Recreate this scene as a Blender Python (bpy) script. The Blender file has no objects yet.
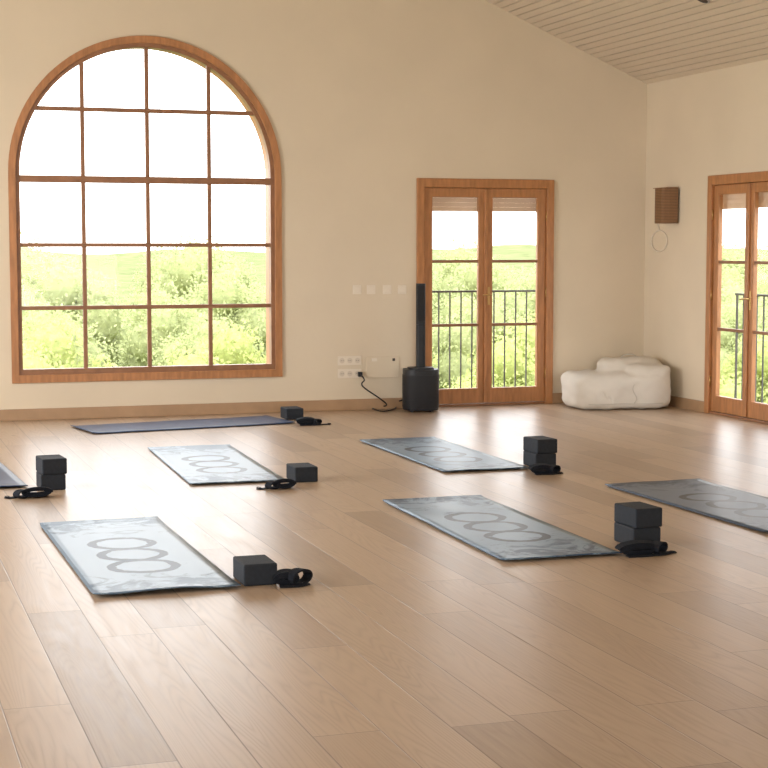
import bpy, bmesh, math, random
from mathutils import Vector, Matrix, noise
from mathutils.geometry import tessellate_polygon
from mathutils.bvhtree import BVHTree
random.seed(7)
S = bpy.context.scene
COL = S.collection
PI = math.pi

# ------------------------------------------------------------------ camera
FPX = 1630.0
YAW = math.atan(534/1630.0)
PIT = math.atan(136/1630.0)
H = 1.5
Fv = Vector((math.sin(YAW)*math.cos(PIT), math.cos(YAW)*math.cos(PIT), -math.sin(PIT)))
Rv = Vector((math.cos(YAW), -math.sin(YAW), 0))
Uv = Rv.cross(Fv)
CAM = Vector((0, 0, H))
cd = bpy.data.cameras.new('camera'); cam = bpy.data.objects.new('camera', cd); COL.objects.link(cam)
cd.sensor_width = 36; cd.lens = 36*FPX/768; cd.clip_end = 600; cd.clip_start = 0.05
M4 = Matrix((Rv, Uv, -Fv)).transposed().to_4x4(); M4.translation = CAM
cam.matrix_world = M4
S.camera = cam
def ray(px, py): return Fv*FPX + Rv*(px-384) - Uv*(py-384)
def onfloor(px, py, z=0.0):
    r = ray(px, py); return CAM + r*((z-H)/r.z)
YB = onfloor(300, 411.5).y          # back wall plane
def onback(px, py, y=None):
    r = ray(px, py); return CAM + r*((YB if y is None else y)/r.y)
XR = onback(643, 390).x             # right wall plane
def onright(px, py):
    r = ray(px, py); return CAM + r*(XR/r.x)
XL = 2.5 - (XR-2.5); YR = -3.0
ZC = onback(645, 84).z
g = onback(484, 0)
SL = (g.z-ZC)/(XR-g.x)
XRIDGE = 2.5
def ceilz(x): return ZC + SL*(XR-x) if x > XRIDGE else ZC + SL*(x-XL)

# ------------------------------------------------------------------ node helpers
def newmat(name):
    m = bpy.data.materials.new(name); m.use_nodes = True
    nt = m.node_tree; b = nt.nodes['Principled BSDF']
    return m, nt, b
class NB:
    def __init__(s, nt): s.nt = nt
    def n(s, t, **k):
        x = s.nt.nodes.new(t)
        for a, v in k.items(): setattr(x, a, v)
        return x
    def l(s, a, b): s.nt.links.new(a, b)
    def m(s, op, a, b=None, c=None):
        x = s.n('ShaderNodeMath', operation=op)
        for i, v in enumerate((a, b, c)):
            if v is None: continue
            if isinstance(v, (int, float)): x.inputs[i].default_value = v
            else: s.l(v, x.inputs[i])
        return x.outputs[0]
    def comb(s, a, b, c=0.0):
        x = s.n('ShaderNodeCombineXYZ')
        for i, v in enumerate((a, b, c)):
            if isinstance(v, (int, float)): x.inputs[i].default_value = v
            else: s.l(v, x.inputs[i])
        return x.outputs[0]
    def noise(s, vec, scale, detail=3, rough=.5, dist=0):
        x = s.n('ShaderNodeTexNoise'); x.inputs['Scale'].default_value = scale
        x.inputs['Detail'].default_value = detail; x.inputs['Roughness'].default_value = rough
        x.inputs['Distortion'].default_value = dist
        if vec is not None: s.l(vec, x.inputs['Vector'])
        return x.outputs['Fac']
    def ramp(s, fac, stops):
        x = s.n('ShaderNodeValToRGB'); e = x.color_ramp.elements
        while len(e) < len(stops): e.new(.5)
        for i, (p, c) in enumerate(stops):
            e[i].position = p; e[i].color = (*c, 1)
        s.l(fac, x.inputs[0]); return x.outputs[0]
    def mix(s, fac, a, b, mode='MIX'):
        x = s.n('ShaderNodeMix', data_type='RGBA', blend_type=mode)
        for i, v in ((0, fac), (6, a), (7, b)):
            if isinstance(v, (int, float)): x.inputs[i].default_value = v
            elif isinstance(v, tuple): x.inputs[i].default_value = (*v, 1)
            else: s.l(v, x.inputs[i])
        return x.outputs[2]
    def bump(s, h, strength, dist, b):
        x = s.n('ShaderNodeBump'); x.inputs['Strength'].default_value = strength
        x.inputs['Distance'].default_value = dist; s.l(h, x.inputs['Height']); s.l(x.outputs[0], b.inputs['Normal'])
    def objc(s): return s.n('ShaderNodeTexCoord').outputs['Object']
def lin(r, g, b):
    f = lambda c: ((c/255+0.055)/1.055)**2.4 if c > 10 else c/255/12.92
    return (f(r), f(g), f(b))
def simple(name, col, rough=.6, metal=0, var=.12, scale=8, bump=0, bscale=60, stretch=None, spec=None):
    m, nt, b = newmat(name); q = NB(nt); c = q.objc()
    if stretch:
        mp = q.n('ShaderNodeMapping'); mp.inputs['Scale'].default_value = stretch; q.l(c, mp.inputs[0]); c = mp.outputs[0]
    f = q.noise(c, scale, 4)
    d = tuple(v*(1-var) for v in col); u = tuple(min(1, v*(1+var)) for v in col)
    q.l(q.ramp(f, [(.3, d), (.7, u)]), b.inputs['Base Color'])
    b.inputs['Roughness'].default_value = rough; b.inputs['Metallic'].default_value = metal
    if spec is not None: b.inputs['Specular IOR Level'].default_value = spec
    if bump: q.bump(q.noise(c, bscale, 3), bump, .004, b)
    return m
def leafy(name, col, var=.3, tl=.4, scale=1.5):
    m = bpy.data.materials.new(name); m.use_nodes = True; nt = m.node_tree; nt.nodes.clear(); q = NB(nt)
    o = q.n('ShaderNodeOutputMaterial'); mx = q.n('ShaderNodeMixShader'); d1 = q.n('ShaderNodeBsdfDiffuse'); d2 = q.n('ShaderNodeBsdfTranslucent')
    f = q.noise(q.objc(), scale, 6, .75)
    fc = q.ramp(f, [(.35, tuple(v*(1-var) for v in col)), (.65, tuple(min(1, v*(1+var)) for v in col))])
    q.l(fc, d1.inputs[0]); q.l(fc, d2.inputs[0]); mx.inputs[0].default_value = tl
    q.l(d1.outputs[0], mx.inputs[1]); q.l(d2.outputs[0], mx.inputs[2]); q.l(mx.outputs[0], o.inputs[0]); return m

MT = {}
MT['wall'] = simple('wall_plaster', (.69, .595, .46), .9, 0, .03, 1.5, .25, 25, spec=.2)
MT['wood'] = simple('window_wood', (.41, .18, .068), .42, 0, .2, 10, .1, 40, (3, 3, .5))
MT['wood_dark'] = simple('window_wood_dark', (.27, .125, .058), .45, 0, .15, 10, 0, 40)
MT['base'] = simple('baseboard_wood', (.39, .245, .14), .45, 0, .1, 6)
MT['black'] = simple('black_plastic', (.010, .011, .015), .5, 0, .2, 20, spec=.4)
MT['blackmesh'] = simple('black_grille', (.008, .008, .011), .6, 0, .3, 200, .6, 400, spec=.4)
MT['foam'] = simple('foam_block', (.013, .017, .025), .75, 0, .15, 60, .25, 250, spec=.4)
MT['strap'] = simple('cotton_strap', (.007, .009, .015), .9, 0, .3, 100, .4, 400, spec=.3)
MT['brass'] = simple('brass', (.55, .36, .15), .35, 1, .05, 10)
MT['steel'] = simple('steel', (.5, .5, .5), .35, 1, .05, 10)
MT['white'] = simple('white_plastic', (.76, .68, .57), .5, 0, .02, 10)
MT['socket'] = simple('socket_grey', (.64, .56, .46), .4, 0, .02, 10)
MT['pin'] = simple('socket_pin', (.25, .2, .16), .6)
MT['dark'] = simple('dark_hole', (.05, .04, .035), .6)
MT['iron'] = simple('railing_iron', (.085, .08, .075), .6)
MT['slab'] = simple('balcony_stone', (.40, .36, .30), .8, 0, .1, 5)
MT['bag'] = simple('bean_bag_fabric', (.62, .57, .50), .9, 0, .03, 4, .2, 14, spec=.2)
MT['bag2'] = simple('bean_bag_piping', (.50, .455, .39), .9, 0, .05, 4)
MT['bark'] = simple('bark', (.12, .10, .06), .9)
MT['field'] = leafy('field_grass', (.17, .185, .085), .3, 0, .5)
for i, c in enumerate([(.38, .43, .16), (.47, .50, .20), (.44, .465, .23)]):  # last tone is washed out: distance haze put into the leaf colour
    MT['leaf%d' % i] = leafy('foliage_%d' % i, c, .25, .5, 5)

# cream shutter slats, let some light through
m = bpy.data.materials.new('shutter_slats'); m.use_nodes = True; nt = m.node_tree; nt.nodes.clear(); q = NB(nt)
o = q.n('ShaderNodeOutputMaterial'); mx = q.n('ShaderNodeMixShader'); d1 = q.n('ShaderNodeBsdfDiffuse'); d2 = q.n('ShaderNodeBsdfTranslucent')
fc = q.ramp(q.noise(q.objc(), 6), [(.3, (.72, .58, .45)), (.7, (.80, .66, .53))])
q.l(fc, d1.inputs[0]); q.l(fc, d2.inputs[0]); mx.inputs[0].default_value = .3
q.l(d1.outputs[0], mx.inputs[1]); q.l(d2.outputs[0], mx.inputs[2]); q.l(mx.outputs[0], o.inputs[0]); MT['shutter'] = m

# woven lamp shade
m, nt, b = newmat('woven_shade'); q = NB(nt); c = q.objc()
w = q.n('ShaderNodeTexWave'); w.bands_direction = 'Z'; w.inputs['Scale'].default_value = 22; q.l(c, w.inputs[0])
q.l(q.ramp(w.outputs['Fac'], [(0, lin(96, 68, 44)), (1, lin(146, 106, 70))]), b.inputs['Base Color'])
q.bump(w.outputs['Fac'], .6, .004, b); b.inputs['Roughness'].default_value = .6; MT['woven'] = m

# glass
m = bpy.data.materials.new('window_glass'); m.use_nodes = True; nt = m.node_tree; nt.nodes.clear(); q = NB(nt)
o = q.n('ShaderNodeOutputMaterial'); mx = q.n('ShaderNodeMixShader'); tr = q.n('ShaderNodeBsdfTransparent'); gl = q.n('ShaderNodeBsdfGlossy')
gl.inputs['Roughness'].default_value = .02; mx.inputs[0].default_value = .008
q.l(tr.outputs[0], mx.inputs[1]); q.l(gl.outputs[0], mx.inputs[2]); q.l(mx.outputs[0], o.inputs[0]); MT['glass'] = m

# ceiling boards
MT['ceil'] = simple('ceiling_boards', (.68, .58, .46), .7, 0, .05, 3, 0, 40, (1, .1, 1))
MT['ceilgap'] = simple('ceiling_gap', (.07, .05, .03), .9)

# floor planks
m, nt, b = newmat('oak_planks'); q = NB(nt); c = q.objc()
sp = q.n('ShaderNodeSeparateXYZ'); q.l(c, sp.inputs[0]); X, Y = sp.outputs[0], sp.outputs[1]
PW, PL = .22, 2.1
u = q.m('DIVIDE', X, PW); row = q.m('FLOOR', u)
wn = q.n('ShaderNodeTexWhiteNoise', noise_dimensions='1D'); q.l(row, wn.inputs['W'])
v = q.m('ADD', q.m('DIVIDE', Y, PL), q.m('MULTIPLY', wn.outputs[0], 7.3)); pc = q.m('FLOOR', v)
wn2 = q.n('ShaderNodeTexWhiteNoise', noise_dimensions='2D'); q.l(q.comb(row, pc), wn2.inputs['Vector'])
rnd = wn2.outputs[0]
fu = q.m('FRACT', u); fv = q.m('FRACT', v)
du = q.m('MULTIPLY', q.m('MINIMUM', fu, q.m('SUBTRACT', 1, fu)), PW)
dv = q.m('MULTIPLY', q.m('MINIMUM', fv, q.m('SUBTRACT', 1, fv)), PL)
dd = q.m('MINIMUM', du, dv)
gap = q.m('SUBTRACT', 1, q.m('MINIMUM', q.m('DIVIDE', dd, .0032), 1))
off = q.m('MULTIPLY', rnd, 37)
gv = q.comb(q.m('ADD', q.m('MULTIPLY', X, 9), off), q.m('MULTIPLY', Y, .8), off)
gr = q.noise(gv, 3.2, 5, .6, .8)
gcont = q.noise(q.comb(q.m('ADD', q.m('MULTIPLY', X, 5.5), off), q.m('ADD', q.m('MULTIPLY', Y, .34), off), off), 1.5, 1, .3)
lines = q.m('FRACT', q.m('MULTIPLY', gcont, 22))
lines = q.m('ABSOLUTE', q.m('SUBTRACT', q.m('MULTIPLY', lines, 2), 1))
amt = q.m('MULTIPLY', q.noise(q.comb(q.m('MULTIPLY', X, 3), q.m('MULTIPLY', Y, .9), off), 1.5, 2), .62)
fine = q.noise(q.comb(q.m('MULTIPLY', X, 110), q.m('MULTIPLY', Y, 2.5), off), 1.0, 3, .6)
base = q.ramp(rnd, [(0, (.30, .205, .135)), (.25, (.40, .28, .19)), (.6, (.47, .34, .235)), (.85, (.43, .31, .215)), (1, (.33, .225, .15))])
g1 = q.mix(q.m('MULTIPLY', q.m('SUBTRACT', gr, .35), .9), base, (.55, .42, .30))
g2 = q.mix(q.m('MULTIPLY', q.m('POWER', lines, 2), amt), g1, (.25, .16, .10))
g3 = q.mix(q.m('MULTIPLY', q.m('SUBTRACT', fine, .35), .45), g2, (.57, .44, .325))
vor = q.n('ShaderNodeTexVoronoi'); vor.inputs['Scale'].default_value = 1.0
q.l(q.comb(q.m('MULTIPLY', X, 1.1), q.m('MULTIPLY', Y, .7)), vor.inputs['Vector'])
knot = q.m('MULTIPLY', q.m('SUBTRACT', 1, q.m('MINIMUM', q.m('DIVIDE', vor.outputs['Distance'], .028), 1)), .7)
g4 = q.mix(knot, g3, (.14, .08, .045))
fin = q.mix(q.m('MULTIPLY', gap, .85), g4, (.08, .05, .03))
q.l(fin, b.inputs['Base Color'])
q.l(q.m('ADD', q.m('MULTIPLY', gr, .18), .25), b.inputs['Roughness'])
hh = q.m('SUBTRACT', q.m('MULTIPLY', fine, .04), gap); q.bump(hh, .3, .002, b)
b.inputs['Specular IOR Level'].default_value = .47
MT['floor'] = m

def matmat(name, light, dark, ring, ringstr=.97, plain=False, end=.74, sd=0.0):
    m, nt, b = newmat(name); q = NB(nt); c = q.objc()
    sp = q.n('ShaderNodeSeparateXYZ'); q.l(c, sp.inputs[0]); X, Y = sp.outputs[0], sp.outputs[1]
    n1 = q.noise(q.comb(X, Y, sd), 4, 7, .68, 1.8)
    if plain:
        q.l(q.ramp(n1, [(.3, dark), (.75, light)]), b.inputs['Base Color'])
    else:
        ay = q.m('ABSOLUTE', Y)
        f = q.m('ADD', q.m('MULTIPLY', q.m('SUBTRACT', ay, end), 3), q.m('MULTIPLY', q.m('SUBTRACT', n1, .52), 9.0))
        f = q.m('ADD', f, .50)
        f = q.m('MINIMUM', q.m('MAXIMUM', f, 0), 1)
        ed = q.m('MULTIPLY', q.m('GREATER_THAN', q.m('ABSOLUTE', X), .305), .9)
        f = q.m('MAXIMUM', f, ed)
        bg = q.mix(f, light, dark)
        rr = None
        nz = q.noise(q.comb(X, Y, sd+3), 9, 5, .65)
        brush = q.noise(q.comb(X, Y, sd+6), 30, 4, .7)
        for k in range(3):
            cy = -.38+k*.31
            dy = q.m('SUBTRACT', Y, cy)
            r = q.m('SQRT', q.m('ADD', q.m('MULTIPLY', X, X), q.m('MULTIPLY', dy, dy)))
            r = q.m('ADD', r, q.m('MULTIPLY', q.m('SUBTRACT', nz, .5), .04))
            e = q.m('ABSOLUTE', q.m('SUBTRACT', r, .150))
            e = q.m('MULTIPLY', q.m('MAXIMUM', q.m('SUBTRACT', .026, e), 0), 90)
            rr = e if rr is None else q.m('MAXIMUM', rr, e)
        st = q.m('MULTIPLY', q.m('MAXIMUM', q.m('SUBTRACT', q.m('ADD', q.m('MULTIPLY', nz, .6), q.m('MULTIPLY', brush, .4)), .33), 0), 12)
        rr = q.m('MULTIPLY', q.m('MINIMUM', q.m('MULTIPLY', q.m('MINIMUM', rr, 1), st), 1), ringstr)
        q.l(q.mix(rr, bg, ring), b.inputs['Base Color'])
    b.inputs['Roughness'].default_value = .38
    b.inputs['Specular IOR Level'].default_value = .22
    q.bump(q.noise(c, 150, 2), .12, .002, b)
    return m
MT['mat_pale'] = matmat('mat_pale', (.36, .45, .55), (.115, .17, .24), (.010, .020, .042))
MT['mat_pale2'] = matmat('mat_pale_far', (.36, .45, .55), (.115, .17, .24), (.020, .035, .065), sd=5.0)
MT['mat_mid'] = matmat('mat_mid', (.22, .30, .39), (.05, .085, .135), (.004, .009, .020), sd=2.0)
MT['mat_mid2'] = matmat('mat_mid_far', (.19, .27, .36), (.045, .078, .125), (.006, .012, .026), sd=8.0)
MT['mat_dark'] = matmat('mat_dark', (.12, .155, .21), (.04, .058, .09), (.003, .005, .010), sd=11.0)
MT['mat_blue'] = matmat('mat_blue', (.042, .072, .15), (.022, .04, .092), (0, 0, 0), plain=True)

# ------------------------------------------------------------------ object helpers
def obj(name, bm, mat, parent=None, smooth=False, bevel=0, loc=None, segs=2):
    bmesh.ops.recalc_face_normals(bm, faces=bm.faces)
    me = bpy.data.meshes.new(name); bm.to_mesh(me); bm.free()
    for mm in (mat if isinstance(mat, list) else [mat]): me.materials.append(mm)
    if smooth:
        for p in me.polygons: p.use_smooth = True
    o = bpy.data.objects.new(name, me); COL.objects.link(o)
    if parent: o.parent = parent
    if loc: o.location = loc
    if bevel:
        md = o.modifiers.new('bevel', 'BEVEL'); md.width = bevel; md.segments = segs; md.limit_method = 'ANGLE'; md.angle_limit = .6
    return o
def tag(o, label=None, cat=None, group=None, kind=None):
    for k, v in (('label', label), ('category', cat), ('group', group), ('kind', kind)):
        if v: o[k] = v
    return o
def thing(name, label, cat, loc=(0, 0, 0), rz=0, group=None, kind=None):
    o = bpy.data.objects.new(name, None); o.empty_display_size = .1; COL.objects.link(o)
    o.location = loc; o.rotation_euler = (0, 0, rz); return tag(o, label, cat, group, kind)
def box(bm, x0, x1, y0, y1, z0, z1):
    r = bmesh.ops.create_cube(bm, size=1, matrix=Matrix.Translation(((x0+x1)/2, (y0+y1)/2, (z0+z1)/2)) @ Matrix.Diagonal((abs(x1-x0), abs(y1-y0), abs(z1-z0), 1)))
    return r['verts']
def bmx(*boxes):
    bm = bmesh.new()
    for b_ in boxes: box(bm, *b_)
    return bm
def prism(bm, outer, holes, a, b_, fmap=lambda u, d, v: (u, d, v)):
    loops = [outer]+holes
    tris = tessellate_polygon([[Vector((p[0], p[1], 0)) for p in L] for L in loops])
    flat = [p for L in loops for p in L]
    va = [bm.verts.new(fmap(p[0], a, p[1])) for p in flat]
    vb = [bm.verts.new(fmap(p[0], b_, p[1])) for p in flat]
    for t in tris:
        try: bm.faces.new([va[i] for i in t]); bm.faces.new([vb[i] for i in reversed(t)])
        except ValueError: pass
    s = 0
    for L in loops:
        n = len(L)
        for i in range(n):
            j = (i+1) % n
            bm.faces.new((va[s+i], va[s+j], vb[s+j], vb[s+i]))
        s += n
def tube(bm, pts, r, n=8, closed=False):
    rings = []
    N = len(pts)
    up = Vector((0, 0, 1)); prev = None
    for i, p in enumerate(pts):
        a = pts[(i-1) % N] if (closed or i > 0) else p
        c = pts[(i+1) % N] if (closed or i < N-1) else p
        t = (Vector(c)-Vector(a)).normalized()
        if prev is None:
            s = t.cross(up)
            if s.length < .01: s = t.cross(Vector((1, 0, 0)))
        else: s = prev - t*prev.dot(t)
        s.normalize(); prev = s; w = t.cross(s)
        rad = r[i] if isinstance(r, list) else r
        rings.append([bm.verts.new(Vector(p)+s*math.cos(2*PI*k/n)*rad+w*math.sin(2*PI*k/n)*rad) for k in range(n)])
    for i in range(N if closed else N-1):
        A, B = rings[i], rings[(i+1) % N]
        for k in range(n): bm.faces.new((A[k], A[(k+1) % n], B[(k+1) % n], B[k]))
    if not closed:
        bm.faces.new(rings[0]); bm.faces.new(list(reversed(rings[-1])))
def ribbon(bm, pts, wd, width, th):
    rings = []
    N = len(pts)
    for i in range(N):
        t = (pts[min(i+1, N-1)]-pts[max(i-1, 0)]).normalized()
        w = wd[i]-t*wd[i].dot(t); w.normalize(); n = t.cross(w)
        rings.append([bm.verts.new(pts[i]+w*a*width/2+n*b_*th/2) for a, b_ in ((-1, -1), (1, -1), (1, 1), (-1, 1))])
    for i in range(N-1):
        A, B = rings[i], rings[i+1]
        for k in range(4): bm.faces.new((A[k], A[(k+1) % 4], B[(k+1) % 4], B[k]))
    bm.faces.new(rings[0]); bm.faces.new(list(reversed(rings[-1])))
def smoothpath(ctrl, n=8):
    out = []; P = [Vector(p) for p in ctrl]
    for i in range(len(P)-1):
        p0 = P[max(i-1, 0)]; p1 = P[i]; p2 = P[i+1]; p3 = P[min(i+2, len(P)-1)]
        for k in range(n):
            t = k/n
            out.append(.5*((2*p1)+(p2-p0)*t+(2*p0-5*p1+4*p2-p3)*t*t+(3*p1-p0-3*p2+p3)*t**3))
    out.append(P[-1]); return out

# ------------------------------------------------------------------ measurements
aL = onback(8, 178).x; aR = onback(281, 180).x; aB = (onback(12, 384.5).z+onback(282, 375.5).z)/2
aTop = onback(146, 36).z; aRad = (aR-aL)/2; aC = (aL+aR)/2; aS = aTop-aRad
dL = onback(416.5, 178).x; dR = onback(553.5, 180).x; dT = (onback(416, 178).z+onback(553, 180).z)/2; DW = dR-dL
rY = onright(709, 250).y; rT = dT

# ------------------------------------------------------------------ room shell
TH = .3
THR = .09
def arch(cx, rad, zs, zb, n=48):
    pts = [(cx-rad, zb), (cx+rad, zb)]
    for i in range(n+1):
        t = PI*i/n; pts.append((cx+rad*math.cos(t), zs+rad*math.sin(t)))
    return pts
bm = bmesh.new()
outer = [(XL-TH, -.25), (XR+THR, -.25), (XR+THR, ZC-SL*THR+.03), (XRIDGE, ceilz(XRIDGE+.001)+.03), (XL-TH, ZC-SL*TH+.03)]
prism(bm, outer, [arch(aC, aRad-.03, aS, aB+.03), [(dL+.03, -.0), (dR-.03, -.0), (dR-.03, dT-.03), (dL+.03, dT-.03)]], YB, YB+TH)
tag(obj('wall_back', bm, MT['wall']), 'cream plaster gable wall holding the arched window and glazed doors', 'wall', kind='structure')
bm = bmesh.new()
ro = [(YR-TH, -.25), (YB+.001, -.25), (YB+.001, ZC+.03), (YR-TH, ZC+.03)]
prism(bm, ro, [[(rY-DW+.03, 0), (rY-.03, 0), (rY-.03, rT-.03), (rY-DW+.03, rT-.03)]], XR, XR+THR, lambda u, d, v: (d, u, v))
tag(obj('wall_right', bm, MT['wall']), 'cream plaster side wall with the wall lamp and cropped glazed doors', 'wall', kind='structure')
LW = [(1.5, 4.0), (5.5, 8.0), (9.5, 12.0)]
bm = bmesh.new()
prism(bm, ro, [[(a, .7), (b_, .7), (b_, 2.6), (a, 2.6)] for a, b_ in LW], XL-TH, XL, lambda u, d, v: (d, u, v))
tag(obj('wall_left', bm, MT['wall']), 'cream plaster wall on the left, out of the photo', 'wall', kind='structure')
bm = bmesh.new()
ro2 = [(XL-TH, -.25), (XR+THR, -.25), (XR+THR, ZC-SL*THR+.03), (XRIDGE, ceilz(XRIDGE+.001)+.03), (XL-TH, ZC-SL*TH+.03)]
prism(bm, ro2, [[(0, .3), (5, .3), (5, 2.8), (0, 2.8)]], YR-TH, YR)
tag(obj('wall_rear', bm, MT['wall']), 'cream plaster wall behind the camera', 'wall', kind='structure')
tag(obj('floor', bmx((XL-.01, XR+.01, YR-.01, YB+.01, -.2, 0)), MT['floor']), 'pale oak plank floor', 'floor', kind='structure')

# ceiling: real boards with gaps under a dark deck, both slopes
bm = bmesh.new()
ang = math.atan(SL)
def slope_boards(side):
    length = (XR-XRIDGE)/math.cos(ang)+.02
    bw, gp = .070, .014
    s = 0.0
    while s < length:
        e = min(s+bw, length)
        vs = []
        for y in (YR-TH, YB+.0):
            for (ss, nn) in ((s, 0), (e, 0), (e, .018), (s, .018)):
                x = XR-ss*math.cos(ang)+nn*math.sin(ang); z = ZC+ss*math.sin(ang)+nn*math.cos(ang)
                if side < 0: x = 2*XRIDGE-x
                vs.append(bm.verts.new((x, y, z)))
        for f in ((0, 1, 2, 3), (7, 6, 5, 4), (0, 4, 5, 1), (1, 5, 6, 2), (2, 6, 7, 3), (3, 7, 4, 0)):
            fc = bm.faces.new([vs[i] for i in f]); fc.material_index = 0
        s += bw+gp
slope_boards(1); slope_boards(-1)
for side in (1, -1):
    vs = []
    for y in (YR-TH, YB+TH):
        for (ss, nn) in ((-.4, .018), ((XR-XRIDGE)/math.cos(ang)+.1, .018), ((XR-XRIDGE)/math.cos(ang)+.1, .15), (-.4, .15)):
            x = XR-ss*math.cos(ang)+nn*math.sin(ang); z = ZC+ss*math.sin(ang)+nn*math.cos(ang)
            if side < 0: x = 2*XRIDGE-x
            vs.append(bm.verts.new((x, y, z)))
    for f in ((0, 1, 2, 3), (7, 6, 5, 4), (0, 4, 5, 1), (1, 5, 6, 2), (2, 6, 7, 3), (3, 7, 4, 0)):
        fc = bm.faces.new([vs[i] for i in f]); fc.material_index = 1
tag(obj('ceiling', bm, [MT['ceil'], MT['ceilgap']]), 'sloping cream ceiling of narrow boards with dark gaps', 'ceiling', kind='structure')
# small ceiling spot cut by the top edge of the photo
r = ray(703, -1)
tt = (ZC+SL*XR-H)/(r.z+SL*r.x); cp = CAM+r*tt
t = thing('ceiling_spotlight', 'small round spotlight on the sloping ceiling at the top edge', 'ceiling light', tuple(cp), 0)
t.rotation_euler = (0, ang, 0)
bm = bmesh.new(); tube(bm, [Vector((0, 0, -.010)), Vector((0, 0, .0))], .062, 24); obj('ring', bm, MT['steel'], t, bevel=.003)
bm = bmesh.new(); tube(bm, [Vector((0, 0, -.014)), Vector((0, 0, -.008))], .045, 24); obj('lamp_head', bm, MT['dark'], t)

BH = .10
tag(obj('baseboard_back', bmx((XL, dL, YB-.018, YB, 0, BH)), MT['base'], bevel=.004), 'long wood baseboard under the arched window', 'baseboard', kind='structure')
tag(obj('baseboard_back', bmx((dR, XR-.018, YB-.018, YB, 0, BH)), MT['base'], bevel=.004), 'short wood baseboard behind the bean bag', 'baseboard', kind='structure')
tag(obj('baseboard_right', bmx((XR-.018, XR, rY, YB, 0, BH)), MT['base'], bevel=.004), 'wood baseboard between corner and right doors', 'baseboard', kind='structure')
tag(obj('baseboard_right', bmx((XR-.018, XR, YR, rY-DW, 0, BH)), MT['base'], bevel=.004), 'wood baseboard nearer than the right doors', 'baseboard', kind='structure')

# ------------------------------------------------------------------ arched window
win = thing('window_1', 'large arched window with wooden grid of panes', 'window', (aC, YB, aB), kind='structure')
sp_ = aS-aB
def A(r, b0): return arch(0, r, sp_, b0)
bm = bmesh.new(); prism(bm, A(aRad, 0), [A(aRad-.062, .07)], -.025, .05); obj('casing', bm, MT['wood'], win, bevel=.006)
bm = bmesh.new(); prism(bm, A(aRad-.055, .06), [A(aRad-.098, .118)], .0, .08); obj('sash_frame', bm, MT['wood_dark'], win, bevel=.005)
bm = bmesh.new(); prism(bm, A(aRad-.03, .03), [A(aRad-.085, .09)], .05, TH-.05); obj('reveal_lining', bm, MT['wood'], win)
ri = aRad-.095
def zpix(px, py): return onback(px, py).z-aB
hz = [(.5*(zpix(50, 109)+zpix(240, 112)), .036, 'upper'), (.5*(zpix(50, 179)+zpix(240, 181)), .060, 'tr'), (.5*(zpix(50, 245)+zpix(240, 245)), .035, ''), (.5*(zpix(50, 308)+zpix(240, 306)), .035, '')]
for z, w_, t in hz:
    hw = ri+.01 if z < sp_ else math.sqrt(max(.01, ri**2-(z-sp_)**2))+.01
    obj('transom' if t == 'tr' else 'muntin', bmx((-hw, hw, .015 if t != 'tr' else .0, .06, z-w_/2, z+w_/2)), MT['wood_dark'], win, bevel=.005)
for px in (84.5, 149, 210.5):
    x = onback(px, 240).x-aC
    top = sp_+math.sqrt(ri**2-x*x)+.01
    obj('muntin', bmx((x-.018, x+.018, .02, .055, .11, top)), MT['wood_dark'], win, bevel=.005)
bm = bmesh.new(); prism(bm, A(ri+.02, .1), [], .038, .042); obj('glass', bm, MT['glass'], win)

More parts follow.
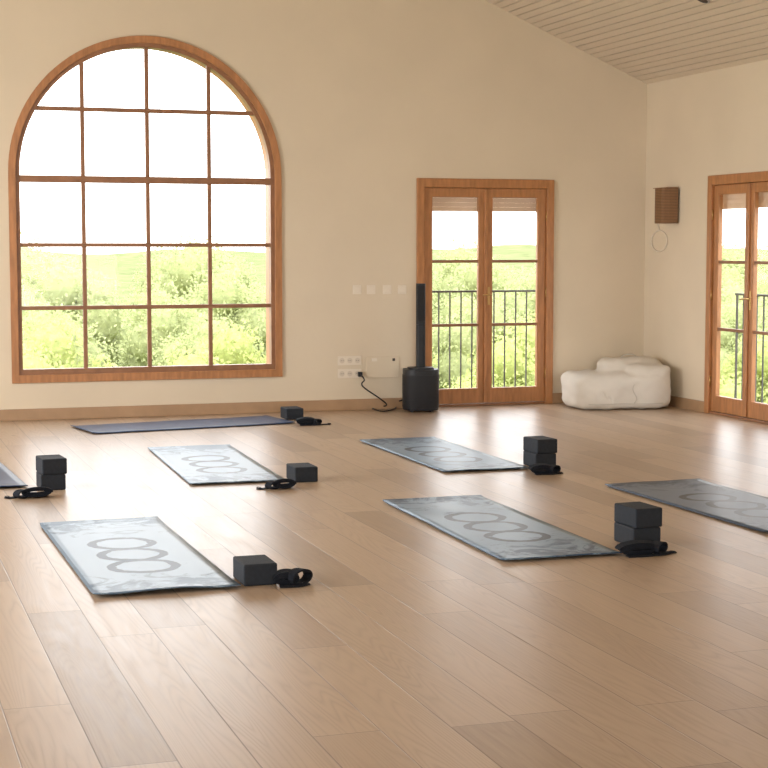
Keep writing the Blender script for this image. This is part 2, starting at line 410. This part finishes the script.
# ------------------------------------------------------------------ french doors
def french_door(name, label, loc, rz, th):
    t = thing(name, label, 'door', loc, rz, kind='structure')
    W_, T_ = DW, dT
    bm = bmesh.new()
    prism(bm, [(0, 0), (.075, 0), (.075, T_-.085), (W_-.075, T_-.085), (W_-.075, 0), (W_, 0), (W_, T_), (0, T_)], [], -.028, .06)
    obj('door_frame', bm, MT['wood'], t, bevel=.006)
    if th > .1:
        bm = bmx((.03, .05, .06, th-.02, 0, T_-.04), (W_-.05, W_-.03, .06, th-.02, 0, T_-.04), (.03, W_-.03, .06, th-.02, T_-.05, T_-.03))
        obj('reveal_lining', bm, MT['wood'], t)
    obj('threshold', bmx((.07, W_-.07, -.01, .08, .0, .022)), MT['wood_dark'], t, bevel=.004)
    lw = (W_-.15)/2-.004
    for i in (0, 1):
        x0 = .077+i*(lw+.004); x1 = x0+lw
        st = .088; zb, zt = .025, T_-.088; gb, gt = .17, zt-.085
        bm = bmesh.new()
        prism(bm, [(x0, zb), (x1, zb), (x1, zt), (x0, zt)], [[(x0+st*.95, gb), (x1-st*.8, gb), (x1-st*.8, gt), (x0+st*.95, gt)]] if i == 0 else [[(x0+st*.8, gb), (x1-st*.95, gb), (x1-st*.95, gt), (x0+st*.8, gt)]], .0, .045)
        lf = obj('door_leaf', bm, MT['wood'], t, bevel=.006)
        gx0, gx1 = x0+st*.8, x1-st*.8
        for k in (1, 2):
            z = gb+(gt-gb)*k/3
            obj('glazing_bar', bmx((gx0, gx1, .008, .04, z-.014, z+.014)), MT['wood_dark'], lf, bevel=.004)
        obj('glass', bmx((gx0, gx1, .022, .026, gb-.01, gt+.01)), MT['glass'], lf)
        hx = x0-.003 if i == 0 else x1+.003
        for z in (.3, T_*.5, T_-.35):
            bm = bmesh.new(); tube(bm, [Vector((hx, -.012, z-.045)), Vector((hx, -.012, z+.045))], .009, 8)
            obj('hinge', bm, MT['brass'], lf, smooth=True)
    mx_ = W_/2
    obj('meeting_strip', bmx((mx_-.018, mx_+.018, -.016, .0, .03, T_-.095)), MT['wood'], t, bevel=.006)
    hb = bmx((mx_+.022, mx_+.046, -.006, 0, .96, 1.13)); hp = obj('handle_plate', hb, MT['brass'], t, bevel=.004)
    bm = bmesh.new(); tube(bm, smoothpath([(mx_+.034, -.005, 1.06), (mx_+.034, -.045, 1.06), (mx_+.02, -.055, 1.06), (mx_-.045, -.055, 1.055)], 5), .008, 8)
    obj('handle', bm, MT['brass'], hp, smooth=True)
    bm = bmesh.new()
    yo = .16 if th > .1 else th+.01
    for k in range(6):
        z = T_-.05-k*.042; box(bm, .05, W_-.05, yo, yo+.01, z-.0415, z)
    obj('roller_shutter', bm, MT['shutter'], t)
    return t
french_door('door_1', 'double wooden glazed doors in the back wall by the speaker', (dL, YB, 0), 0, TH)
french_door('door_2', 'double wooden glazed doors in the right wall', (XR, rY, 0), -PI/2, THR)

def railing(label, loc, rz):
    t = thing('balcony_railing', label, 'railing', loc, rz, group='iron balcony railings')
    a, b_ = -.25, DW+.25
    ht = onback(490, 288, YB+TH+.35).z
    obj('top_rail', bmx((a, b_, -.02, .02, ht-.012, ht+.008)), MT['iron'], t, bevel=.003)
    obj('bottom_rail', bmx((a, b_, -.012, .012, .08, .1)), MT['iron'], t)
    n = int((b_-a)/.115)
    for k in range(n+1):
        x = a+.01+(b_-a-.02)*k/n
        end = k in (0, n)
        obj('post' if end else 'baluster', bmx((x-(.012 if end else .006), x+(.012 if end else .006), -.006, .006, -.0 if end else .09, ht-.01)), MT['iron'], t)
railing('black iron balcony railing outside the back wall doors', (dL, YB+TH+.35, -.03), 0)
railing('black iron balcony railing outside the right wall doors', (XR+THR+.35, rY, -.03), -PI/2)
tag(obj('trim_1', bmx((dL-.3, dR+.3, YB+TH, YB+TH+.4, -.2, -.03)), MT['slab']), 'narrow stone balcony slab outside the back doors', 'balcony slab', kind='structure')
tag(obj('trim_2', bmx((XR+THR, XR+THR+.4, rY-DW-.3, rY+.3, -.2, -.03)), MT['slab']), 'narrow stone balcony slab outside the right doors', 'balcony slab', kind='structure')

# ------------------------------------------------------------------ wall fittings
p = onright(673, 206)
t = thing('wall_lamp', 'brown woven box-shaped wall lamp high beside the right doors', 'lamp', (XR, p.y, p.z), 0)
hz_ = .165
bm = bmesh.new()
prof = []
for i in range(13):
    a = -1+2*i/12; prof.append((-.16*(1-abs(a)**5)-.0, .14*a))
prism(bm, [(-.02, -.14)]+[(min(x, -.02), y) for x, y in prof[1:-1]]+[(-.02, .14)], [], -hz_, hz_, lambda u, d, v: (u, v, d))
obj('shade', bm, MT['woven'], t, bevel=.006)
obj('mounting_plate', bmx((-.02, 0, -.07, .07, -.1, .1)), MT['wood_dark'], t)
obj('rim', bmx((-.145, -.02, -.13, .13, hz_, hz_+.006)), MT['wood_dark'], t)
p = onright(660, 241)
bm = bmesh.new()
loop = [Vector((XR-.008-.004*math.sin(3*k), p.y+.16*math.sin(2*PI*k/28), p.z+.10*math.cos(2*PI*k/28))) for k in range(28)]
tube(bm, loop, .007, 6, True)
tube(bm, smoothpath([(XR-.008, p.y, p.z+.10), (XR-.008, p.y+.02, p.z+.16), (XR-.008, p.y-.01, p.z+.22)], 5), .005, 6)
tag(obj('cable_loop', bm, MT['white'], smooth=True), 'thin white cable loop hanging on the wall below the lamp', 'cable')

for i, px in enumerate((357, 371, 387, 402)):
    p = onback(px, 289.5)
    t = thing('light_switch', '', 'switch', (p.x, YB, p.z), group='switch plates in a row left of the speaker')
    t['label'] = ['pale switch plate farthest left in the row above the sockets', 'pale switch plate second from left in the upper row', 'pale switch plate third from left in the upper row', 'pale switch plate nearest the black speaker column'][i]
    obj('plate', bmx((-.042, .042, -.007, 0, -.042, .042)), MT['white'], t, bevel=.003)
    obj('rocker', bmx((-.025, .025, -.011, -.006, -.026, .026)), MT['white'], t, bevel=.003)
for i, py in enumerate((360.5, 373.5)):
    p = onback(349.5, py)
    t = thing('wall_socket', ['upper triple white wall socket left of the speaker', 'lower triple white wall socket with the black plug'][i], 'socket', (p.x, YB, p.z), group='triple wall sockets')
    obj('plate', bmx((-.115, .115, -.008, 0, -.042, .042)), MT['white'], t, bevel=.003)
    for x in (-.075, 0, .075):
        bm = bmesh.new(); tube(bm, [Vector((x, -.012, 0)), Vector((x, -.006, 0))], .025, 16)
        s = obj('socket_face', bm, MT['socket'], t)
        bm = bmesh.new()
        for dx in (-.009, .009): tube(bm, [Vector((x+dx, -.0135, 0)), Vector((x+dx, -.011, 0))], .004, 8)
        obj('pin_holes', bm, MT['pin'], s)
p = onback(383, 367)
t = thing('access_panel', 'flat cream cover panel in the wall between sockets and speaker', 'panel', (p.x, YB, p.z))
obj('cover', bmx((-.16, .16, -.008, 0, -.1, .1)), MT['wall'], t, bevel=.002)
obj('latch', bmx((.09, .115, -.014, -.005, .055, .08)), MT['dark'], t, bevel=.002)
obj('latch', bmx((-.115, -.06, -.012, -.005, .055, .085)), MT['white'], t, bevel=.002)

# ------------------------------------------------------------------ column speaker
p = onfloor(420.5, 411)
t = thing('column_speaker', 'black portable speaker with slim column standing on a subwoofer', 'speaker', (p.x, p.y, 0), -YAW*.6)
def supel(w_, d_, n=48, e=4.5):
    out = []
    for i in range(n):
        a = 2*PI*i/n; c, s = math.cos(a), math.sin(a)
        out.append((w_/2*math.copysign(abs(c)**(2/e), c), d_/2*math.copysign(abs(s)**(2/e), s)))
    return out
toz = lambda u, d, v: (u, v, d)
def sm(o):
    for pl in o.data.polygons: pl.use_smooth = abs(pl.normal.z) < .5
    return o
bm = bmesh.new(); prism(bm, supel(.325, .34, e=2.7), [], .018, .39, toz); sm(obj('subwoofer', bm, MT['black'], t, bevel=.014))
bm = bmesh.new(); prism(bm, supel(.331, .346, e=2.7), [], .04, .34, toz); sm(obj('subwoofer_grille', bm, MT['blackmesh'], t, bevel=.003))
bm = bmesh.new(); prism(bm, supel(.24, .25, e=2.7), [], .388, .405, toz); obj('top_plate', bm, MT['black'], t, bevel=.005)
for sx in (-1, 1):
    for sy in (-1, 1):
        bm = bmesh.new(); tube(bm, [Vector((sx*.09, sy*.09, 0)), Vector((sx*.09, sy*.09, .022))], .018, 12); obj('foot', bm, MT['black'], t)
ctop = onback(419, 283.5, p.y).z
bm = bmesh.new(); prism(bm, supel(.084, .085, e=3.5), [], .398, .80, toz); obj('column_lower', bm, MT['black'], t, bevel=.004)
bm = bmesh.new(); prism(bm, supel(.084, .085, e=3.5), [], .803, ctop, toz); obj('column_upper', bm, MT['black'], t, bevel=.004)
obj('column_grille', bmx((-.034, .034, -.047, -.04, .83, ctop-.02)), MT['blackmesh'], t, bevel=.004)
obj('control_panel', bmx((-.07, .07, .155, .178, .15, .34)), MT['blackmesh'], t, bevel=.004)

# power cord
sk = onback(359, 374)
c = [(sk.x, YB-.045, sk.z), (sk.x+.03, YB-.07, sk.z-.05), (sk.x+.02, YB-.06, .22)]
f1 = onfloor(368, 404); f2 = onfloor(376, 411); f3 = onfloor(390, 406); f4 = onfloor(396, 409); f5 = onfloor(385, 412.5); f6 = onfloor(372, 408)
c += [(f1.x, min(f1.y, YB-.08), .05), (f6.x, f6.y, .012), (f2.x, f2.y, .011), (f5.x, f5.y, .012), (f4.x, f4.y, .012), (f3.x, f3.y, .03), (p.x-.1, p.y+.21, .09), (p.x, p.y+.2, .2)]
cordt = thing('power_cord', 'black power cord running from the socket to the speaker', 'cord', (0, 0, 0))
bm = bmesh.new(); tube(bm, smoothpath(c, 8), .0065, 8); obj('cable', bm, MT['black'], cordt, smooth=True)
obj('plug', bmx((sk.x-.02, sk.x+.02, YB-.055, YB-.016, sk.z-.022, sk.z+.022)), MT['black'], cordt, bevel=.006)

# ------------------------------------------------------------------ bean bag
p = onfloor(622, 403)
bbx, bby = XR-.545, min(p.y, YB-.50)
bb = thing('bean_bag', 'slumped cream fabric bean bag in the room corner', 'bean bag', (bbx, bby, 0), -YAW*.5)
bm = bmesh.new()
def seb(c_, r_, e):
    res = bmesh.ops.create_icosphere(bm, subdivisions=5, radius=1)
    for v in res['verts']:
        k = (abs(v.co.x)**e+abs(v.co.y)**e+abs(v.co.z)**e)**(-1/e)
        v.co = Vector((v.co.x*k*r_[0]+c_[0], v.co.y*k*r_[1]+c_[1], v.co.z*k*r_[2]+c_[2]))
seb((0, 0, .16), (.475, .34, .16), 7)
seb((-.07, .01, .27), (.39, .31, .065), 5)
seb((.27, .03, .21), (.205, .33, .21), 7)
seb((.17, .12, .36), (.29, .19, .10), 4.0)
tmp = obj('tmpbag', bm, MT['bag'])
md = tmp.modifiers.new('r', 'REMESH'); md.mode = 'VOXEL'; md.voxel_size = .013
md = tmp.modifiers.new('s', 'SMOOTH'); md.factor = .8; md.iterations = 10
dg = bpy.context.evaluated_depsgraph_get(); dg.update()
me = bpy.data.meshes.new_from_object(tmp.evaluated_get(dg)); bpy.data.objects.remove(tmp)
for v in me.vertices:
    co = v.co.copy(); n = v.normal
    wr = noise.noise(Vector((co.x*4, co.y*4, co.z*5)))*.03
    w1 = noise.noise(Vector((co.x*7-co.z*9, co.y*4+3, co.z*7+9)))
    w2 = noise.noise(Vector((co.x*12+co.z*10, co.y*6+3, co.z*9-4)))
    v.co = co+n*(wr+w1*.024+w2*.008)
bm = bmesh.new(); bm.from_mesh(me)
for k in range(4): bmesh.ops.smooth_vert(bm, verts=bm.verts, factor=.5, use_axis_x=True, use_axis_y=True, use_axis_z=True)
for v in bm.verts:
    if v.co.z < .004: v.co.z = .004
bm.to_mesh(me); bm.free()
for pl in me.polygons: pl.use_smooth = True
me.materials.clear(); me.materials.append(MT['bag'])
o = bpy.data.objects.new('cover', me); COL.objects.link(o); o.parent = bb
bv = BVHTree.FromPolygons([v.co.copy() for v in me.vertices], [tuple(pl.vertices) for pl in me.polygons])
def surf(x, y, lift=.002):
    h_ = bv.ray_cast(Vector((x, y, 2)), Vector((0, 0, -1)))
    return Vector((x, y, (h_[0].z if h_[0] else .2)+lift))
def front(x, z, lift=.001):
    h_ = bv.ray_cast(Vector((x, -2, z)), Vector((0, 1, 0)))
    return Vector((x, (h_[0].y if h_[0] else -.3)-lift, z))
bm = bmesh.new(); tube(bm, [front(-.36+.72*i/40, .06) for i in range(41)], .004, 6); obj('seam', bm, MT['bag2'], bb, smooth=True)
bm = bmesh.new(); tube(bm, [front(.08+.02*math.sin(i*.3), .06+.18*i/20) for i in range(21)], .004, 6); obj('seam', bm, MT['bag2'], bb, smooth=True)
bm = bmesh.new()
a_, b2 = surf(.08, .10), surf(.22, .08)
pts = smoothpath([tuple(a_), tuple(a_.lerp(b2, .25)+Vector((0, 0, .02))), tuple(a_.lerp(b2, .75)+Vector((0, 0, .02))), tuple(b2)], 6)
ribbon(bm, pts, [Vector((.1, 1, .1))]*len(pts), .035, .006); obj('carry_handle', bm, MT['bag2'], bb, smooth=False)

# ------------------------------------------------------------------ mats
def yoga_mat(cs, mat, label, seed, curl=0.0):
    P = [onfloor(*c_) for c_ in cs]   # far-left, far-right, near-right, near-left
    ctr = sum(P, Vector())/4
    ld = ((P[0]-P[3])+(P[1]-P[2]))/2; wd = ((P[1]-P[0])+(P[2]-P[3]))/2
    L = ld.length; Wd = wd.length
    if L < Wd: ld, wd, L, Wd = -wd, ld, Wd, L
    L = max(1.72, min(1.95, L)); Wd = max(.62, min(.70, Wd))
    rz = math.atan2(-ld.x, ld.y)
    nx, ny = 14, 40
    bm = bmesh.new(); g_ = []
    for j in range(ny+1):
        for i in range(nx+1):
            x = (i/nx-.5)*Wd; y = (j/ny-.5)*L
            z = .0065+max(0, noise.noise(Vector((x*4+seed*9, y*3, seed))))*.006
            e = max(0, abs(y)/(L/2)-.93)/.07
            z += e*e*.006
            e2 = max(0, (-y)/(L/2)-.85)/.15
            z += curl*e2*(.5+.5*math.sin(x*14+1))
            g_.append(bm.verts.new((x, y, z)))
    for j in range(ny):
        for i in range(nx):
            a = j*(nx+1)+i; bm.faces.new((g_[a], g_[a+1], g_[a+nx+2], g_[a+nx+1]))
    o = obj('yoga_mat', bm, mat, smooth=True); o.location = (ctr.x, ctr.y, 0); o.rotation_euler = (0, 0, rz)
    md = o.modifiers.new('t', 'SOLIDIFY'); md.thickness = .005; md.offset = -1
    tag(o, label, 'yoga mat', 'yoga mats laid out on the plank floor'); return o
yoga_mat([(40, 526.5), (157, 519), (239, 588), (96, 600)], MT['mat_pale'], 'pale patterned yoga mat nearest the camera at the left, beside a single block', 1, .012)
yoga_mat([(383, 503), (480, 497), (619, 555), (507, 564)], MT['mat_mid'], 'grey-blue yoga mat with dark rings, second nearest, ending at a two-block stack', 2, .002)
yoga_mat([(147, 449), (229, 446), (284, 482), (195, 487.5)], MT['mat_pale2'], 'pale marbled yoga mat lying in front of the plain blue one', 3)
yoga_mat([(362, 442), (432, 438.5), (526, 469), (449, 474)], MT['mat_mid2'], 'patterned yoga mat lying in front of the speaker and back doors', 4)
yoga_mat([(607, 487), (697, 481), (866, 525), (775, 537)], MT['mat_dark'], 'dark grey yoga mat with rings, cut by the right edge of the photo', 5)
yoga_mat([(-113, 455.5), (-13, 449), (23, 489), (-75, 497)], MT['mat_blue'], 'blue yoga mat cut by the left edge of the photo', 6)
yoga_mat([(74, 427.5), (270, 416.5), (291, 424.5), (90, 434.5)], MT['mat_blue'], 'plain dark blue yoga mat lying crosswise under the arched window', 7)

# ------------------------------------------------------------------ blocks and straps
bm = bmx((-.077, .077, -.112, .112, 0, .098))
blk0 = obj('yoga_block', bm, MT['foam'], bevel=.008, segs=3); used = [False]
def block(x, y, z, rz, label):
    o = blk0 if not used[0] else blk0.copy()
    if used[0]: COL.objects.link(o)
    used[0] = True
    o.location = (x, y, z); o.rotation_euler = (0, 0, rz); tag(o, label, 'yoga block', 'charcoal foam yoga blocks'); return o
def stack(px, py, n, rz, labels, jit=.06):
    p = onfloor(px, py)
    for k in range(n):
        block(p.x+k*.004, p.y, .0005+k*.0985, rz+(jit if k else 0), labels[k])
    return p
def rotz(v, a): return Vector((v.x*math.cos(a)-v.y*math.sin(a), v.x*math.sin(a)+v.y*math.cos(a), v.z))
def strap(px, py, rz, label, sc=1.0, tail=.12, big=1.0):
    # a bundle of webbing wound on itself, one open loop standing beside it, a loose flat end
    p = onfloor(px, py)
    t = thing('yoga_strap', label, 'strap', (p.x, p.y, 0), rz, group='black cotton yoga straps')
    pts = []; wd = []
    N = 120
    for i in range(N+1):
        a = 2*PI*5*i/N+PI; k = i/N
        rx = (.050+.030*k)*sc; rz_ = .006+.023*k
        pts.append(Vector((-.02*sc+rx*math.cos(a), -.008+.020*k, .033+rz_*math.sin(a))))
        wd.append(Vector((.15, 1, .1)))
    bm = bmesh.new(); ribbon(bm, pts, wd, .058, .008); obj('webbing', bm, MT['strap'], t)
    pts = []; wd = []; yw = .6
    for i in range(41):
        a = 2*PI*i/40-PI/2
        v_ = Vector((.058*big*math.cos(a), 0, .005+.028*big+.028*big*math.sin(a)))
        v_ = rotz(v_, yw)+Vector((.058*sc, 0, 0)); pts.append(v_); wd.append(rotz(Vector((0, 1, 0)), yw))
    bm = bmesh.new(); ribbon(bm, pts, wd, .050, .009); obj('loop', bm, MT['strap'], t)
    pts = smoothpath([(-.08*sc, -.036, .004), (.02*sc, -.046, .004), (.07*sc, -.036, .005), (.09*sc+tail*.5, -.014, .004), (.09*sc+tail, -.034, .004)], 7)
    wv_ = []
    for i in range(len(pts)):
        tg = (pts[min(i+1, len(pts)-1)]-pts[max(i-1, 0)]).normalized(); wv_.append(Vector((-tg.y, tg.x, 0)))
    bm = bmesh.new(); ribbon(bm, pts, wv_, .045, .005); obj('loose_end', bm, MT['strap'], t)
    e = pts[-3]+Vector((0, 0, .006))
    bm = bmesh.new(); tube(bm, [e+Vector((.014*math.cos(q_), .020*math.sin(q_), 0)) for q_ in [2*PI*i/16 for i in range(16)]], .0022, 6, True)
    obj('ring_buckle', bm, MT['black'], t, smooth=True)
stack(255, 581, 1, .0, ['single charcoal foam block beside the nearest pale mat'])
strap(290, 585, .0, 'black strap looped right of the single block nearest the camera', .70, .0, 1.1)
stack(637, 543.5, 2, .0, ['lower block of the stack at the end of the ringed mat', 'upper block of the stack at the end of the ringed mat'])
strap(644, 554.5, .05, 'black strap coiled before the two-block stack by the ringed mat', 1.4, .02, .9)
stack(539.5, 466, 2, .0, ['lower block of the stack before the back doors', 'upper block of the stack before the back doors'])
strap(545, 473.8, 0, 'black strap heaped before the stack near the back doors', 1.05, .0, .85)
stack(51, 488, 2, .02, ['lower block of the stack at the left edge', 'upper block of the stack at the left edge'])
strap(33, 497.5, PI+.05, 'black strap trailing left of the stack at the left edge', 1.15, .05, .75)
stack(302, 480, 1, 0, ['single charcoal block at the end of the pale marbled mat'])
strap(281, 488.8, PI, 'black strap lying left of the block on the marbled mat end', .9, .06, .75)
stack(292, 418.5, 1, .0, ['single dark block at the end of the plain blue mat'])
strap(309, 425, 0, 'black strap stretched right of the block by the blue mat', 1.1, .08, .75)

# ------------------------------------------------------------------ outside
bm = bmesh.new()
gs = 60
vv = []
for j in range(gs+1):
    for i in range(gs+1):
        x = -60+240*i/gs; y = YB+1+200*(j/gs)**1.3
        far_ = max(0, y-75)
        vv.append(bm.verts.new((x, y, -3.2+.35*noise.noise(Vector((x*.07, y*.07, 0)))+far_*.032+far_*.012*noise.noise(Vector((x*.05, 3, 0))))))
for j in range(gs):
    for i in range(gs):
        a = j*(gs+1)+i; bm.faces.new((vv[a], vv[a+1], vv[a+gs+2], vv[a+gs+1]))
tag(obj('ground', bm, MT['field'], smooth=True), 'bright green field beyond the windows', 'field', kind='structure')
tag(obj('ground_near', bmx((-60, 140, YR-30, YB+3, -3.8, -3.5)), MT['field']), 'grass around the building', 'ground', kind='structure')

def crown_mesh(seed, leafmat, ls):
    rg = random.Random(seed); blobs = []
    for k in range(20):
        a = rg.random()*2*PI; r = math.sqrt(rg.random())*1.1
        blobs.append((Vector((r*math.cos(a), r*math.sin(a), .55+rg.random()*1.7*(1.25-r*.8))), .40+rg.random()*.35))
    bm = bmesh.new()
    for c_, r in blobs:
        bmesh.ops.create_icosphere(bm, subdivisions=2, radius=r*.72, matrix=Matrix.Translation(c_))
    bm.verts.ensure_lookup_table(); bm.verts.index_update()
    V = [v.co.copy() for v in bm.verts]; F = [tuple(v.index for v in f.verts) for f in bm.faces]; bm.free()
    for k in range(11000):
        c_, r = rg.choice(blobs)
        d = Vector((rg.gauss(0, 1), rg.gauss(0, 1), rg.gauss(0, 1))).normalized()
        q_ = c_+d*r*(.70+rg.random()*.45)
        s = (.03+rg.random()*.035)*ls
        a = Vector((rg.gauss(0, 1), rg.gauss(0, 1), rg.gauss(0, 1))).normalized()
        b_ = a.cross(Vector((rg.gauss(0, 1), rg.gauss(0, 1), rg.gauss(0, 1)))).normalized()
        n0 = len(V); V += [q_+a*s, q_+b_*s*.6, q_-a*s, q_-b_*s*.6]; F.append((n0, n0+1, n0+2, n0+3))
    top = max(v.z for v in V)
    V = [Vector((v.x, v.y, v.z*2.6/top)) for v in V]
    me = bpy.data.meshes.new('crown'); me.from_pydata(V, [], F); me.materials.append(leafmat)
    return me
crowns = [crown_mesh(11+i, MT['leaf%d' % i], (1.2, 1.2, .9)[i]) for i in range(3)]
bm = bmesh.new(); tube(bm, [Vector((0, 0, -.2)), Vector((.04, 0, .4)), Vector((0, .05, 1.2))], [.14, .1, .06], 8)
tme = bpy.data.meshes.new('trunk'); bm.to_mesh(tme); bm.free(); tme.materials.append(MT['bark'])
rg = random.Random(5)
rows = [(20.5, -1.6), (24.3, -1.45), (28.2, -1.25), (32.3, -1.0), (36.8, -.75), (41.8, -.4), (47.6, 0.0), (54.5, .6), (62.5, 1.1), (72, 1.6), (84, 2.1)]
for row, (y, tz) in enumerate(rows):
    x = rg.random()*2
    while x < y*math.tan(math.radians(36))+2:
        topz = tz+rg.uniform(-.25, .25)*(1+row*.08)
        if row == 10: topz = tz+rg.uniform(-.4, .7)
        s = (topz+3.3)/2.6
        r = 1.70*s
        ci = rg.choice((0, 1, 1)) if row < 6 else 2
        far = row >= 6
        t = thing('tree', 'pale hazy bush on the far horizon beyond the windows' if far else ('darker green leafy bush in the field beyond the windows' if ci == 0 else 'light green leafy bush in the field beyond the windows'), 'tree', (x, y, -3.3), rg.random()*6, group='far hazy trees' if far else ('dark green field trees' if ci == 0 else 'light green field trees'))
        t.scale = (s*.96, s*.96, s)
        for nm, me in (('crown', crowns[ci]), ('trunk', tme)):
            o = bpy.data.objects.new(nm, me); COL.objects.link(o); o.parent = t
        x += 2*r*(1.04+rg.random()*.04)

# ------------------------------------------------------------------ light
w = bpy.data.worlds.new('world'); S.world = w; w.use_nodes = True
bg = w.node_tree.nodes['Background']; bg.inputs[1].default_value = 5.4
q = NB(w.node_tree)
tc = q.n('ShaderNodeTexCoord'); sp = q.n('ShaderNodeSeparateXYZ'); q.l(tc.outputs['Generated'], sp.inputs[0])
q.l(q.ramp(sp.outputs[2], [(0, (1, .99, .97)), (.6, (.86, .93, 1))]), bg.inputs[0])
def area(name, loc, dirv, sx, sy, power, col=(1, 1, 1), portal=False):
    ld = bpy.data.lights.new(name, 'AREA'); ld.shape = 'RECTANGLE'; ld.size = sx; ld.size_y = sy; ld.energy = power; ld.color = col
    o = bpy.data.objects.new(name, ld); COL.objects.link(o); o.location = loc
    o.rotation_euler = Vector(dirv).to_track_quat('-Z', 'Y').to_euler()
    if portal: ld.cycles.is_portal = True
    return o
area('portal', (aC, YB+TH+.01, (aB+aTop)/2), (0, -1, 0), aRad*2, aTop-aB, 1, portal=True)
area('portal', ((dL+dR)/2, YB+TH+.01, dT/2), (0, -1, 0), DW, dT, 1, portal=True)
area('portal', (XR+THR+.01, rY-DW/2, rT/2), (-1, 0, 0), rT, DW, 1, portal=True)
for (a, b_), pw in zip(LW, (15, 95, 265)):
    area('fill_light', (XL-.02, (a+b_)/2, 1.65), (1, 0, 0), 1.9, b_-a, pw, (1, .985, .95))  # fill lights added at assumed openings in the unseen left wall
area('fill_light', (2.5, YR-.02, 1.55), (0, 1, 0), 5, 2.5, 140, (1, .95, .87))  # warm fill light added behind the camera, at an unseen rear opening
sl = bpy.data.lights.new('sun', 'SUN'); sl.energy = 3.0; sl.angle = .05; sl.color = (1, .96, .86)
so = bpy.data.objects.new('sun', sl); COL.objects.link(so); so.location = (0, 0, 30)
so.rotation_euler = Vector((.35, .75, -1)).to_track_quat('-Z', 'Y').to_euler()
S.view_settings.view_transform = 'Standard'
S.view_settings.look = 'None'
